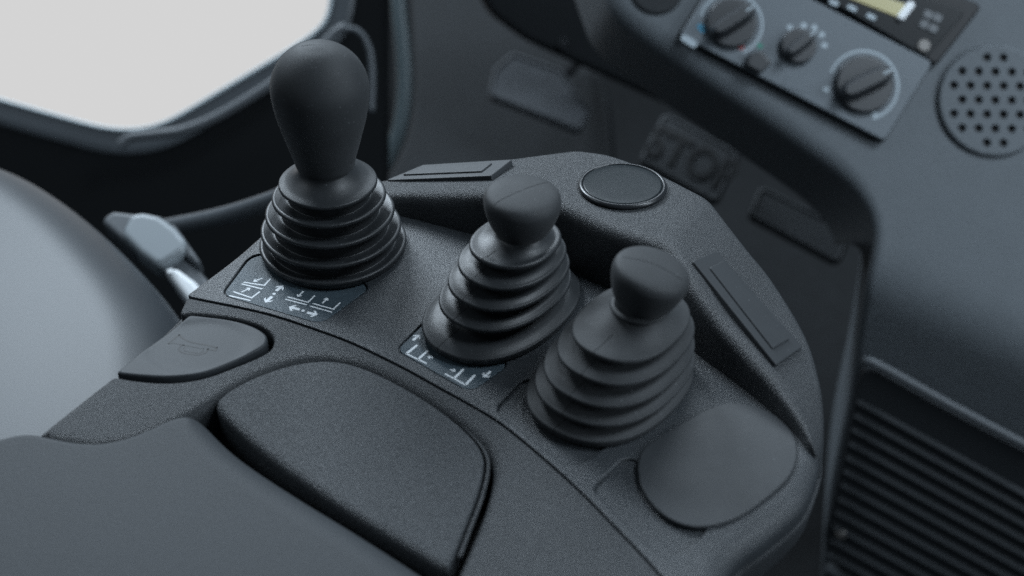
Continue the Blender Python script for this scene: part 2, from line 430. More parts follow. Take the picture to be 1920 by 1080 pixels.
def pedal(name, pts, dep, label, parts, group, m):
    """a pedal plate facing the driver on its arm"""
    cx = sum(p[0] for p in pts) / len(pts); cy = sum(p[1] for p in pts) / len(pts)
    F = Frame(atd(cx, cy, dep), CR * .9 - CU * .43, (-CF + CU * .25))
    t = thing(name, F.o, label, 'pedal', group)
    A = roundpoly([F.px(*p) for p in pts], .7, .15)
    plate('pedal_pad', F, A, m, t, top=0, depth=1.0, r=.25, bottom=True)
    loop_sweep('raised_rim', F, inset(ccw(A), .2), [(0, -.05), (.03, .10), (.16, .10), (.22, -.05)], M['pedal'], t)
    tube('pedal_arm', [F.p3(0, 0, -.9), F.p3(1, 4, -5), F.p3(1.5, 9, -9)], .6, M['black'], t)
    return t, F
ped1, PF = pedal('brake_pedal', [(1246, 208), (1392, 288), (1345, 385), (1196, 300)], 128, 'dark rubber brake pedal reading STOP below the dashboard', None, 'pedals on the cab floor', M['pedal'])
def text_mesh(txt, name, fr, centre, height, rot, m, parent, w=.05, ext=.05, sx=1.0, shear=0):
    c = bpy.data.curves.new('t', 'FONT'); c.body = txt; c.align_x = 'CENTER'; c.align_y = 'CENTER'; c.size = 1; c.extrude = ext / height / 1.4
    c.shear = shear; c.offset = .02
    o = bpy.data.objects.new('t', c); COL.objects.link(o); dg = bpy.context.evaluated_depsgraph_get()
    me = bpy.data.meshes.new_from_object(o.evaluated_get(dg)); bpy.data.objects.remove(o)
    k = height / .72; cs, sn = math.cos(rot), math.sin(rot); V = []
    for v in me.vertices:
        x, y = v.co.x * k * sx, v.co.y * k; V.append(fr.p3(centre[0] + x * cs - y * sn, centre[1] + x * sn + y * cs, w + v.co.z * k))
    return mesh(name, V, [tuple(p.vertices) for p in me.polygons], m, parent, smooth=False)
text_mesh('STOP', 'lettering', PF, PF.px(1296, 300), 3.1, -.05, M['pedal_dark'], ped1, w=.06, ext=.06, sx=.82)
ped2, _ = pedal('throttle_pedal', [(1425, 345), (1600, 432), (1575, 498), (1402, 405)], 130, 'plain dark throttle pedal right of the STOP pedal', None, 'pedals on the cab floor', M['pedal'])
ped3, _ = pedal('inching_pedal', [(925, 128), (960, 96), (1052, 128), (1108, 208), (1088, 248), (915, 180)], 140, 'pale pedal under the steering column', None, 'pedals on the cab floor', M['pedal_pale'])

# ================================================================== DASHBOARD
du = (CR * .905 - CU * .425)
DF = Frame(atd(1600, 250, 100), du, (-CF + CU * .05))
V0 = DF.px(1640, 455)[1]; TH = math.radians(46); RB = 5.0
LFo = DF.p3(0, V0 - RB * math.sin(TH), -RB * (1 - math.cos(TH)))
LF = Frame(LFo, DF.u, DF.n * math.cos(TH) - DF.v * math.sin(TH))
def unroll(px, py):
    u, v = DF.px(px, py)
    if v >= V0: return (u, v)
    u2, v2 = LF.px(px, py)
    if v2 <= 0: return (u2, V0 - RB * TH + v2)
    # on the bend: blend
    vb = max(V0 - RB * math.sin(TH), min(V0, v)); a = math.asin(min(1, (V0 - vb) / RB)); return (u, V0 - RB * a)
def bend(u, v, w):
    if v >= V0: return (u, v, w)
    s = V0 - v
    if s < RB * TH: a = s / RB; return (u, V0 - (RB + w) * math.sin(a), -RB + (RB + w) * math.cos(a))
    s2 = s - RB * TH; n_v, n_w = -math.sin(TH), math.cos(TH)
    return (u, V0 - RB * math.sin(TH) - s2 * math.cos(TH) + w * n_v, -RB * (1 - math.cos(TH)) - s2 * math.sin(TH) + w * n_w)
pp = []
for run in [[(1095, -120, 1.6), (1128, -20, 1.6), (1160, 40, 1.6), (1290, 135, 1.6), (1420, 222, 1.6), (1560, 320, 1.4), (1612, 368, 1.0), (1636, 410, .8), (1640, 455, .7), (1625, 560, .6), (1590, 740, .6), (1545, 980, .6), (1530, 1300, .6)], [(2300, 1400, .6), (2300, -120, .6)]]:
    Q = [(*unroll(p[0], p[1]), p[2]) for p in run]; pp += catmull(Q, 14) if len(Q) > 2 else Q
dsh = thing('dashboard', DF.p3(0, 0, -4), 'grey blue dashboard with climate dials, radio and round speaker', 'dashboard')
dA = smooth_loop(ccw(resample(pp, .5)), 3)
# sunk base plate
plate('fascia', DF, dA, M['dash'], dsh, top=0, depth=9, flare=.9, grid=1.6, warp=bend, holes=[])
# climate panel
cpo = roundpoly([DF.px(1272, 72), DF.px(1365, -75), DF.px(1742, 122), DF.px(1652, 268)], .35, .15)
cpo2 = inset(ccw(cpo), -.10)
cp = plate('climate_panel', DF, cpo, M['panel'], dsh, top=.95, depth=1.1, r=.10, grid=None)
cb = plate('climate_panel_base', DF, cpo2, M['black'], cp, top=.55, depth=.8, r=.05)
def dialknob(px, py, R, ang, parent, ringmark=True, label=None):
    c = DF.px(px, py, .95); F = Frame(DF.p3(c[0], c[1], .95), DF.u, DF.n)
    cc = lambda r: np.array([(r * math.cos(t), r * math.sin(t)) for t in np.linspace(0, 2 * math.pi, 49)[:-1]])
    k = plate('dial', F, cc(R), M['dial'], parent, top=.55, depth=.6, r=.15, label=label)
    # the grip bar across the dial: raised block with tapering flanks
    ca, sa = math.cos(ang), math.sin(ang)
    L = R * .98; wd = R * .36; V = []; Fc = []
    for (z, l, w_) in ((.3, L, wd * 1.15), (1.5, L * .96, wd * .72), (1.75, L * .9, wd * .5)):
        for t in np.linspace(0, 2 * math.pi, 41)[:-1]:
            x = l * math.copysign(abs(math.cos(t)) ** .5, math.cos(t)); y = w_ * math.copysign(abs(math.sin(t)) ** .8, math.sin(t))
            V.append(F.p3(x * ca - y * sa, x * sa + y * ca, z))
    n = 40
    for q in range(2):
        for i in range(n): j = (i + 1) % n; Fc.append((q * n + i, q * n + j, (q + 1) * n + j, (q + 1) * n + i))
    Fc.append(tuple(2 * n + i for i in range(n)))
    mesh('dial_grip', V, Fc, M['dial'], parent, sharp=50)
    v, f = ribbonset(F, [('line', [(L * .55 * ca, L * .55 * sa), (L * .88 * ca, L * .88 * sa)], .16)], w=1.78); mesh('dial_pointer', v, f, M['mark'], parent, smooth=False)
    if ringmark:
        v, f = ribbonset(F, [('line', [((R + .42) * math.cos(t), (R + .42) * math.sin(t)) for t in np.linspace(ang - 1.75, ang + 2.3, 40)], .17)], w=.012); mesh('dial_scale', v, f, M['mark'], parent, smooth=False)
A0 = math.atan2(.85, .53)
dialknob(1371, 45, 1.75, A0, cp)
dialknob(1496, 88, 1.25, A0 + .1, cp, ringmark=False)
dialknob(1619, 160, 2.0, A0 - .12, cp)
def dots(lst, m, nm, r=.22):
    for x, y in lst: v, f = ribbonset(DF, [circle2(DF.px(x, y, .95), r)], w=.965); mesh(nm, v, f, m, cp, smooth=False)
dots([(1481, 52), (1507, 48), (1527, 52), (1541, 65), (1546, 85), (1549, 168), (1640, 213)], M['mark'], 'fan_mark')
dots([(1313, 50), (1317, 56)], M['blue'], 'cold_mark', .22); dots([(1385, 86), (1390, 88)], M['red'], 'warm_mark', .2); dots([(1425, 86)], M['green'], 'green_mark', .2)
v, f = ribbonset(DF, [('line', [DF.px(1281, 70, .95), DF.px(1303, 84, .95)], .5)], w=.968); mesh('corner_mark', v, f, M['mark'], cp, smooth=False)
bt = roundpoly([DF.px(1404, 102, 1.4), DF.px(1428, 95, 1.4), DF.px(1448, 118, 1.4), DF.px(1425, 138, 1.4), DF.px(1398, 122, 1.4)], .2, .08)
plate('push_button', DF, bt, M['dial'], cp, top=1.55, depth=.8, r=.15)
bs = roundpoly([DF.px(1478, 138, .95), DF.px(1530, 150, .95), DF.px(1512, 178, .95), DF.px(1464, 160, .95)], .15, .08)
plate('blank_switch', DF, bs, M['panel'], cp, top=.99, depth=.2, r=.03)
# radio
rad = roundpoly([DF.px(1380, -100), DF.px(1460, -130), DF.px(1838, 14), DF.px(1750, 128)], .4, .15)
rd = plate('radio', DF, rad, M['black'], dsh, top=.75, depth=1.0, r=.2)
rb = roundpoly([DF.px(1450, -60, .9), DF.px(1500, -90, .9), DF.px(1812, 22, .9), DF.px(1738, 108, .9)], .3, .12)
plate('radio_face', DF, rb, M['black_gloss'], rd, top=.9, depth=.3, r=.08)
ls = roundpoly([DF.px(1560, -40, .95), DF.px(1700, 8, .95), DF.px(1684, 32, .95), DF.px(1546, -22, .95)], .1, .1)
plate('display', DF, ls, M['lcd'], rd, top=.96, depth=.1, r=.03)
wk = roundpoly([DF.px(1704, 2, 1.1), DF.px(1718, 8, 1.1), DF.px(1693, 40, 1.1), DF.px(1679, 34, 1.1)], .28, .05)
plate('volume_switch', DF, wk, M['white'], rd, top=1.3, depth=.4, r=.12)
for x, y in [(1563, 6), (1597, 16), (1633, 32)]:
    c = DF.px(x, y, .9); q = roundpoly([(c[0] - .35, c[1] - .18), (c[0] + .35, c[1] - .18), (c[0] + .35, c[1] + .18), (c[0] - .35, c[1] + .18)], .12, .05)
    plate('preset_button', DF, q, M['mark'], rd, top=1.0, depth=.12, r=.05)
for x, y in [(1740, 28), (1757, 34), (1732, 46), (1749, 54)]:
    c = DF.px(x, y, .9); q = roundpoly([(c[0] - .32, c[1] - .3), (c[0] + .32, c[1] - .3), (c[0] + .32, c[1] + .3), (c[0] - .32, c[1] + .3)], .1, .05)
    plate('menu_button', DF, q, M['rail'], rd, top=1.0, depth=.12, r=.05)
c = DF.px(1732, 86, .95); q = np.array([(c[0] + .45 * math.cos(t), c[1] + .45 * math.sin(t)) for t in np.linspace(0, 6.283, 25)[:-1]])
plate('radio_jack', DF, q, M['jack'], rd, top=1.1, depth=.3, r=.12)
# speaker grille: ring, and a disc with round holes
c0 = DF.px(1862, 190); RS = 3.95
def circ(c, r, n): return np.array([(c[0] + r * math.cos(t), c[1] + r * math.sin(t)) for t in np.linspace(0, 2 * math.pi, n + 1)[:-1]])
hs = []; sp = 1.16
for i in range(-6, 7):
    for j in range(-6, 7):
        x = (i + j * .5) * sp; y = j * sp * .866
        a = .42; x, y = x * math.cos(a) - y * math.sin(a), x * math.sin(a) + y * math.cos(a)
        if math.hypot(x, y) < RS - .75: hs.append((circ((c0[0] + x, c0[1] + y), .29, 16), .05, .5, False))
sg = plate('speaker_grille', DF, circ(c0, RS, 90), M['dash'], dsh, top=.45, depth=.5, r=.22, holes=hs)
plate('speaker_cone', DF, circ(c0, RS - .3, 60), M['black'], sg, top=.06, depth=.1, r=.02)
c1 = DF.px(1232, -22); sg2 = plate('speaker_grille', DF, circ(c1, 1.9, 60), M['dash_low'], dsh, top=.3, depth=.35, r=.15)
# lower louvre panel
lpo = outline(LF, [[(1548, 985), (1580, 850), (1608, 720), (1618, 684), (1632, 674)], [(1640, 676), (1780, 755), (1960, 850), (2150, 950)], [(2200, 1400), (1700, 1150)], [(1600, 1060), (1556, 1030), (1548, 985)]], r=.25, step=.3, sm=2)
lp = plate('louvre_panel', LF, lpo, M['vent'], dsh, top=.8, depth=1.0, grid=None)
v_ = [];
def on_lf(px, py, w): u, v = LF.px(px, py, w); return LF.p3(u, v, w)
tube('panel_edge', [on_lf(1622, 684, .9), on_lf(1640, 680, .95), on_lf(1780, 757, .95), on_lf(1960, 853, .95)], .30, M['rail'], lp, n=14)
for k in range(13):
    y0 = 748 + k * 26; x0 = 1610 - k * 5; x1 = 1990; y1 = y0 + (x1 - x0) * .555
    tube('louvre_rib', [on_lf(x0, y0, .8), on_lf((x0 + x1) / 2, (y0 + y1) / 2, .8), on_lf(x1, y1, .8)], .38, M['vent'], lp, seg=16, n=3, flat=.07)
u, v = LF.px(1577, 1001, .9)
plate('screw', LF, circ((u, v), .5, 24), M['jack'], lp, top=1.05, depth=.3, r=.2)

# ================================================================== SEAT, BUCKLE, ARM BRACKET
seat = thing('driver_seat', onz(100, 640, -12), 'glossy blue grey leather seat with a rounded bolster beside the console', 'seat')
SF = Frame((0, 0, -9), (1, 0, 0), (0, 0, 1))
sA = outline(SF, [[(-900, 330, 5), (-500, 260, 5), (-200, 262, 5), (0, 300, 5), (90, 335, 5), (190, 405, 5), (270, 480, 5), (330, 548, 5), (380, 640, 5), (400, 780, 5), (380, 1000, 5), (200, 1400, 5)], [(-900, 1400, 5)]], step=.7, sm=6, z=-2)
plate('seat_cushion', SF, sA, M['seat'], seat, top=0, depth=14, grid=3, nseg=14)
bk = thing('seat_belt_buckle', atd(285, 460, 92), 'pale plastic seat belt buckle between the seat and the console', 'buckle')
BF = Frame(atd(285, 460, 90), CR * .7 - CU * .7, (-CF + CU * .6))
def bplate(nm, P, m, top, dep, r, rc, w=0): return plate(nm, BF, roundpoly([BF.px(*p, w) for p in P], rc, .1), m, bk, top=top, depth=dep, r=r)
bplate('buckle_body', [(186, 412), (210, 394), (262, 400), (300, 470), (250, 470)], M['rail'], 0, 1.6, .35, .5)
bplate('buckle_cap', [(244, 402), (268, 398), (300, 405), (330, 428), (350, 452), (350, 470), (322, 488), (297, 502), (262, 476), (226, 440)], M['buckle'], .45, 1.6, .45, .9, .3)
bplate('buckle_flange', [(296, 408), (330, 425), (376, 490), (374, 500), (350, 482), (344, 462)], M['rail'], .2, 1.2, .25, .2)
bplate('belt_sleeve', [(296, 496), (350, 474), (415, 548), (380, 600)], M['rail'], -.3, 1.2, .4, .4)
bplate('belt_highlight', [(303, 502), (335, 506), (368, 530), (400, 575), (372, 596)], M['white'], .3, 1.2, .45, .5)  # white crescent standing in for the highlight on the belt
arm = thing('arm_bracket', atd(400, 410, 88), 'curved dark steel bracket carrying the console', 'bracket')
tube('bracket_tube', [atd(x, y, d) for x, y, d in [(230, 440, 97), (330, 424, 95), (420, 405, 93), (500, 380, 91), (580, 350, 89), (660, 345, 86)]], .62, M['frame'], arm)

# ================================================================== CONSOLE
con = thing('control_console', (0, 0, -3), 'dark grey plastic armrest control console with raised guard and pictogram labels', 'control console')
seam = [(352, 556), (400, 566), (455, 577), (517, 592), (590, 616), (655, 640), (717, 669), (770, 696), (822, 725), (880, 757), (935, 790), (980, 825), (1025, 863), (1069, 902), (1110, 942), (1149, 982), (1195, 1030), (1240, 1079), (1290, 1140), (1330, 1200)]
# lever panel
recess = [
    ([(478, 466), (414, 552), (602, 607), (700, 535)], [.9, .55, .7, .5]),
    ([(805, 592), (741, 655), (882, 736), (960, 680)], [.7, .5, .6, .6]),
    ([(992, 700), (926, 768), (1072, 882), (1150, 828)], [.5, .6, .7, .6]),
    ([(1180, 848), (1108, 915), (1252, 1058), (1332, 992)], [.5, .6, .7, .6]),
]
RC = [roundpoly([GROUND.px(*p) for p in q], rr, .07) for q, rr in recess]
seam_g = [GROUND.px(*p) for p in seam]
pr = [[(p[0], p[1], .035) for p in seam], [(1340, 1185, .85), (1371, 1079, .85), (1433, 1027, .85), (1500, 969, .85), (1528, 912, .8), (1534, 862, .6), (1510, 760, .5)], [(1400, 560, .3), (1300, 440, .3), (1160, 370, .3), (900, 360, .3), (700, 360, .3)], [(620, 360, .2), (560, 385, .2), (498, 440, .2), (437, 493, .2), (352, 556, .15)]]
pA = outline(GROUND, pr, step=.12, sm=2)
plate('lever_panel', GROUND, pA, M['grain_fine'], con, top=0, depth=1.2, grid=1.2, holes=[(R_, .07, .13, True) for R_ in RC])
# shell in front of the seam, with the horn notch and the open recess for the pad
seam2 = [(x - 2, y + 4) for x, y in seam]
sh = [[(*p, .05) for p in seam2[::-1]],
      [(350, 562, .12), (338, 590, .12), (357, 588, .12)],
      [(357, 588, .16), (430, 596, .16), (482, 609, .16), (508, 626, .16), (513, 645, .16), (498, 664, .14), (440, 690, .12), (380, 711, .12), (320, 719, .12), (262, 716, .12), (214, 708, .12)],
      [(214, 708, .12), (150, 758, .12), (70, 821, .15)],
      [(70, 821, .5), (115, 834, .7), (170, 842, .75), (215, 838, .7), (260, 824, .6), (320, 797, .5), (390, 758, .5), (450, 722, .55), (520, 690, .6), (580, 676, .6), (640, 678, .6), (700, 696, .6), (780, 740, .6), (850, 786, .55), (900, 828, .5), (922, 862, .45), (924, 900, .4), (908, 960, .4), (880, 1030, .4), (850, 1100, .4), (820, 1200, .4)]]
sA2 = outline(GROUND, sh, step=.12, sm=2, z=-.05)
plate('front_shell', GROUND, sA2, M['grain'], con, top=0, depth=2.2, grid=1.2)
# floor of the recess and inner body
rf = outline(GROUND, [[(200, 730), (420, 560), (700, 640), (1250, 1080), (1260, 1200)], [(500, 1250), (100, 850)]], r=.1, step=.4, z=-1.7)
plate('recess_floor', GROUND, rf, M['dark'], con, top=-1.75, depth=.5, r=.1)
# body below: follows the outer contour
bo = outline(GROUND, [[(1348, 1205), (1374, 1083), (1437, 1032), (1504, 973), (1531, 915), (1540, 860), (1524, 770), (1400, 590), (1300, 470), (1160, 400), (900, 385), (700, 390)], [(620, 395), (560, 410), (500, 462), (437, 515), (352, 586), (214, 722), (90, 840)], [(300, 1250)]], r=.15, step=.25, z=-1.35, sm=4)
def body(name, A, lev, m, parent):
    A = ccw(A); n = len(A); N = normals(A); V = []; Fc = []
    for d, z in lev: V += [(p[0], p[1], z) for p in A[:, :2] + N * d]
    for k in range(len(lev) - 1):
        for i in range(n): j = (i + 1) % n; Fc.append((k * n + i, (k + 1) * n + i, (k + 1) * n + j, k * n + j)[::-1])
    return mesh(name, V, Fc, m, parent)
body('lower_body', bo, [(2.6, -5.2), (1.2, -4.6), (.4, -3.7), (.05, -2.7), (-.05, -1.9), (-.08, -1.6), (-.06, -1.46), (0, -1.4), (.1, -1.38), (.6, -1.38)], M['grain'], con)

# pad lid
pd = [[(408, 755, .2), (440, 733, .12), (490, 709, .1), (545, 691, .1), (600, 683, .1), (650, 687, .1), (705, 706, .1), (780, 746, .1), (840, 787, .1), (884, 826, .12), (905, 858, .12), (906, 890, .12), (893, 940, .15), (870, 1000, .15), (843, 1072, .2)],
      [(836, 1076, .4), (760, 1030, .42), (640, 956, .42), (520, 873, .42), (450, 815, .4), (412, 778, .35), (405, 762, .3)]]
padA = outline(GROUND, pd, step=.12, sm=3, z=-.3)
plate('pad_lid', GROUND, padA, M['pad'], con, top=-.12, depth=1.6, grid=1.0)

gk = padA[:, :2] - normals(padA) * .17
keep = [p for p, rr in zip(gk, padA[:, 2]) if rr < .19]
# start the strip at the break in the loop
brk = max(range(len(keep)), key=lambda i: np.linalg.norm(keep[i] - keep[i - 1])); keep = keep[brk:] + keep[:brk]
tube('pad_gasket', [(p[0], p[1], -.30) for p in keep[2:-2]], .085, M['grain'], con, seg=10, spline=False)

# horn button with its shallow dish
hb = [[(357, 594, .1), (425, 602, .1), (468, 613, .1), (496, 628, .1), (502, 642, .12), (490, 656, .12), (440, 679, .1), (380, 701, .1), (320, 710, .1), (265, 708, .1), (218, 703, .1)], [(218, 703, .1), (272, 655, .2), (322, 618, .2), (357, 594, .1)]]
hA = outline(GROUND, hb, step=.1, sm=2, z=0)
hc = np.array(GROUND.px(372, 652)); HR = 1.75
def dish(u, v, w):
    d = math.hypot((u - hc[0]) * .8, v - hc[1]); 
    if w > -.25: w += -.07 * (1 / (1 + math.exp((d - HR) / .09)))
    return (u, v, w)
horn = plate('horn_button', GROUND, hA, M['horn'], con, top=.12, depth=1.2, grid=.16, warp=dish)
z36 = lambda X, Y: GROUND.px(60 + X / 3.6, 560 + Y / 3.6, -.0)
hl = [('line', [z36(*p) for p in [(920, 312), (957, 280), (995, 250)]], .085), ('line', [z36(*p) for p in [(995, 250), (1015, 272), (1050, 292), (1100, 305), (1170, 318), (1250, 337)]], .085),
      ('line', [z36(*p) for p in [(1250, 337), (1240, 356), (1180, 346)]], .08), ('line', [z36(*p) for p in [(1190, 346), (1178, 368), (1150, 382), (1110, 386), (1040, 378), (1005, 366), (990, 348), (1005, 325), (1030, 318)]], .07),
      ('line', [z36(*p) for p in [(1160, 345), (1152, 366), (1130, 374), (1060, 366), (1030, 358), (1022, 345), (1040, 330)]], .035), ('line', [z36(*p) for p in [(920, 312), (960, 306), (1010, 318), (1080, 330), (1160, 345)]], .035)]
v, f = ribbonset(GROUND, hl, w=.054, thick=.03); mesh('horn_symbol', v, f, M['horn_line'], horn, smooth=False)

# cover plate at the right
cv = outline(GROUND, [[(1195, 880), (1203, 918), (1235, 962), (1280, 988), (1328, 991), (1385, 972), (1445, 930), (1482, 893), (1494, 850), (1480, 808), (1440, 775), (1390, 760), (1340, 766), (1288, 792), (1232, 826), (1203, 850), (1195, 880)]], r=.05, step=.1, sm=6, z=0)
plate('blanking_cover', GROUND, cv, M['smooth'], con, top=.13, depth=.2, r=.05, grid=1.0)

# stickers with their pictograms
ST = .0
def sticker(i, strokes, lab):
    A = inset(ccw(RC[i]), .06)
    s = plate('label_plate', GROUND, A, M['sticker'], con, top=-.06, depth=.065, r=.02, label=lab)
    v, f = ribbonset(GROUND, strokes, w=-.056, thick=.004); mesh('pictograms', v, f, M['ink'], s, smooth=False)
za = lambda X, Y: GROUND.px(400 + X / 6, 460 + Y / 6, -.056)
zb = lambda X, Y: GROUND.px(720 + X / 6.75, 590 + Y / 6.75, -.056)
Lw = .072
s1 = []
for P in ([(345, 415), (575, 450), (640, 378)], [(322, 434), (548, 490)], [(230, 522), (430, 590), (520, 522)], [(183, 566), (415, 620)],
          [(838, 580), (1065, 640), (1140, 565)], [(812, 606), (1045, 667)], [(1125, 655), (1350, 718), (1425, 645)], [(1093, 684), (1333, 750)]):
    s1.append(('line', [za(*p) for p in P], Lw))
for t, h in (((552, 368), (448, 408)), ((315, 525), (420, 478)), ((1015, 515), (945, 580)), ((1225, 652), (1290, 590))):
    s1.append(arrow2(za(*t), za(*h), .07, .24, .15))
for t, h in (((705, 512), (785, 452)), ((660, 575), (582, 643)), ((970, 722), (850, 690)), ((1055, 755), (1174, 782))):
    s1.append(arrow2(za(*t), za(*h), .15, .42, .22, .4))
s1 += [circle2(za(683, 545), .075), circle2(za(1010, 735), .075)]
sticker(0, s1, 'blue grey sticker with fork pictograms under the tall lever')
s2 = []
for P, w_ in (([(280, 492), (535, 615)], .075), ([(775, 748), (1035, 890)], .075), ([(288, 490), (415, 388)], .11), ([(435, 562), (552, 456)], .11), ([(890, 803), (1003, 692)], .11), ([(1035, 885), (1146, 768)], .11)):
    s2.append(('line', [zb(*p) for p in P], w_))
for t, h, a, b_, c_ in (((365, 325), (452, 252), .13, .36, .2), ((1352, 715), (1255, 795), .13, .36, .2), ((620, 545), (548, 532), .07, .22, .13), ((838, 692), (912, 714), .07, .22, .13)):
    s2.append(arrow2(zb(*t), zb(*h), a, b_, c_, .4))
sticker(1, s2, 'blue grey sticker with two clamp pictograms under the middle lever')

# ---- guard round the back of the panel
stn = [  # inner shoulder px, outer edge px, height inner, height outer
    [((560, 395), (560, 372), .5, .3), ((640, 383), (640, 352), .7, .5), ((730, 366), (728, 335), 1.0, .8), ((830, 364), (850, 312), 1.7, 1.4), ((905, 362), (985, 293), 2.3, 2.0), ((950, 362), (1080, 281), 2.7, 2.45)],
    [((955, 362), (1090, 281), 2.75, 2.5), ((1046, 383), (1150, 291), 2.9, 2.65), ((1140, 425), (1235, 324), 3.0, 2.75), ((1243, 460), (1322, 368), 3.1, 2.8)],
    [((1252, 468), (1332, 376), 3.1, 2.75), ((1290, 528), (1396, 459), 2.8, 2.15), ((1344, 602), (1448, 524), 2.1, 1.45), ((1400, 663), (1509, 625), 1.6, .85), ((1452, 722), (1536, 710), 1.2, .45), ((1500, 788), (1544, 775), .72, .1), ((1520, 826), (1541, 830), .45, -.1), ((1531, 852), (1537, 860), .05, -.3)]]
rows = []
for sec in stn:
    P = []
    for it, ot, zi, zo in sec:
        a = onz(*it, zi); b = onz(*ot, zo); P.append((*a, *b))
    rows += catmull(P, 10)
rows = np.array(rows)
for _ in range(1): rows[1:-1] = .25 * rows[:-2] + .5 * rows[1:-1] + .25 * rows[2:]
def fillet_section(P, rr, seg=7):
    """P: 3D polyline, rr: radius at inner corners"""
    out = [P[0]]
    for i in range(1, len(P) - 1):
        a, b, c = P[i - 1], P[i], P[i + 1]; u = a - b; w = c - b; lu, lw = np.linalg.norm(u), np.linalg.norm(w)
        t = min(rr[i], .45 * lu, .45 * lw); p0 = b + u / lu * t; p1 = b + w / lw * t
        for k in range(seg + 1): q = k / seg; out.append((1 - q) ** 2 * p0 + 2 * q * (1 - q) * b + q * q * p1)
    out.append(P[-1]); return out
GV = []; ns = None
for i, r_ in enumerate(rows):
    a, b = r_[:3], r_[3:]
    T = rows[min(i + 1, len(rows) - 1)] - rows[max(i - 1, 0)]; t2 = T[:3] + T[3:]; t2 = t2[:2] / np.linalg.norm(t2[:2])
    nrm = np.array([t2[1], -t2[0]])          # towards the panel
    h = max(.02, a[2])
    base = np.array([a[0] + nrm[0] * (.08 + .10 * h), a[1] + nrm[1] * (.08 + .10 * h), -.02])
    low = np.array([b[0] - nrm[0] * .18, b[1] - nrm[1] * .18, b[2] - 1.2]); bot = np.array([low[0], low[1], -2.2])
    sec = fillet_section([base, np.array(a), np.array(b), low, bot], [0, .75, .3, .3, 0])
    ns = len(sec); GV += sec
GFc = [(i * ns + k, (i + 1) * ns + k, (i + 1) * ns + k + 1, i * ns + k + 1)[::-1] for i in range(len(rows) - 1) for k in range(ns - 1)]
GFc += [tuple(range(ns)), tuple((len(rows) - 1) * ns + k for k in range(ns))[::-1]]
mesh('hand_guard', GV, GFc, M['guard'], con)
def facet(p1, p2, p3):
    n = (p2 - p1).cross(p3 - p1).normalized(); n = n if n.z > 0 else -n
    return Frame((p1 + p2 + p3) / 3, CR, n)
# round cap on the middle facet
G2 = facet(onz(1000, 362, 2.85), onz(1243, 460, 3.1), onz(1200, 308, 2.7))
cc_ = G2.px(1167, 352); 
cr_ = abs(G2.px(1250, 352)[0] - G2.px(1084, 352)[0]) / 2
def lathe(name, fr, c, prof, m, parent, n=72, **kw):
    V = []; Fc = []
    for r_, z in prof:
        for k in range(n): t = 2 * math.pi * k / n; V.append(fr.p3(c[0] + r_ * math.cos(t), c[1] + r_ * math.sin(t), z))
    for i in range(len(prof) - 1):
        for k in range(n): j = (k + 1) % n; Fc.append((i * n + k, i * n + j, (i + 1) * n + j, (i + 1) * n + k))
    Fc.append(tuple((len(prof) - 1) * n + k for k in range(n)))
    return mesh(name, V, Fc, m, parent, **kw)
rim = lathe('cap_ring', G2, cc_, [(cr_ - .05, -.3), (cr_ - .05, .02), (cr_, .06), (cr_ + .01, .11), (cr_ - .03, .19), (cr_ - .10, .235), (cr_ - .17, .23), (cr_ - .19, .2), (cr_ - .2, .12)], M['ring'], con)
lathe('round_cap', G2, cc_, [(cr_ - .19, .12), (cr_ - .21, .20), (cr_ - .3, .215), (cr_ - .6, .222), (cr_ - .9, .225), (cr_ - 1.4, .228), (.3, .23), (.05, .23)], M['cap'], con)
# trim inserts
G1 = facet(onz(730, 366, 1.0), onz(905, 362, 2.3), onz(850, 312, 1.4))
def insert(F, outer, inner, lab):
    A = roundpoly([F.px(*p) for p in outer], .06, .08)
    o = plate('trim_insert', F, A, M['smooth'], con, top=.16, depth=1.0, r=.05, label=lab)
    B = roundpoly([F.px(*p) for p in inner], .05, .08)
    plate('insert_tab', F, B, M['smooth'], o, top=.24, depth=.2, r=.05)
insert(G1, [(725, 343), (922, 335), (962, 304), (795, 314)], [(755, 335), (905, 329), (925, 313), (800, 319)], 'flat trim insert on the guard behind the tall lever')
G3 = facet(onz(1290, 528, 2.8), onz(1452, 722, 1.2), onz(1448, 524, 1.45))
insert(G3, [(1296, 494), (1340, 474), (1502, 655), (1452, 689)], [(1326, 508), (1352, 495), (1476, 642), (1444, 660)], 'long trim insert on the sloping end of the guard')

# ================================================================== CUSHION
cu = [[(-260, 900, .5), (-120, 862, .5), (0, 832, .45), (40, 822, .4), (70, 822, .4), (115, 834, .35), (170, 842, .35), (215, 838, .35), (260, 824, .35), (310, 800, .4), (348, 784, .5), (378, 786, .9), (405, 806, 1.3), (460, 848, 1.6), (560, 912, 1.7), (680, 985, 1.7), (800, 1062, 1.7), (900, 1130, 1.7)], [(1100, 1500, 1.0), (-260, 1500, 1.0)]]
cA = outline(GROUND, cu, step=.25, sm=5, z=-.3)
cush = thing('armrest_cushion', (-14, -16, -4), 'smooth dark grey armrest cushion in front of the pebbled pad', 'armrest')
plate('cushion', GROUND, cA, M['cushion'], cush, top=.12, depth=4, grid=1.5, nseg=12)

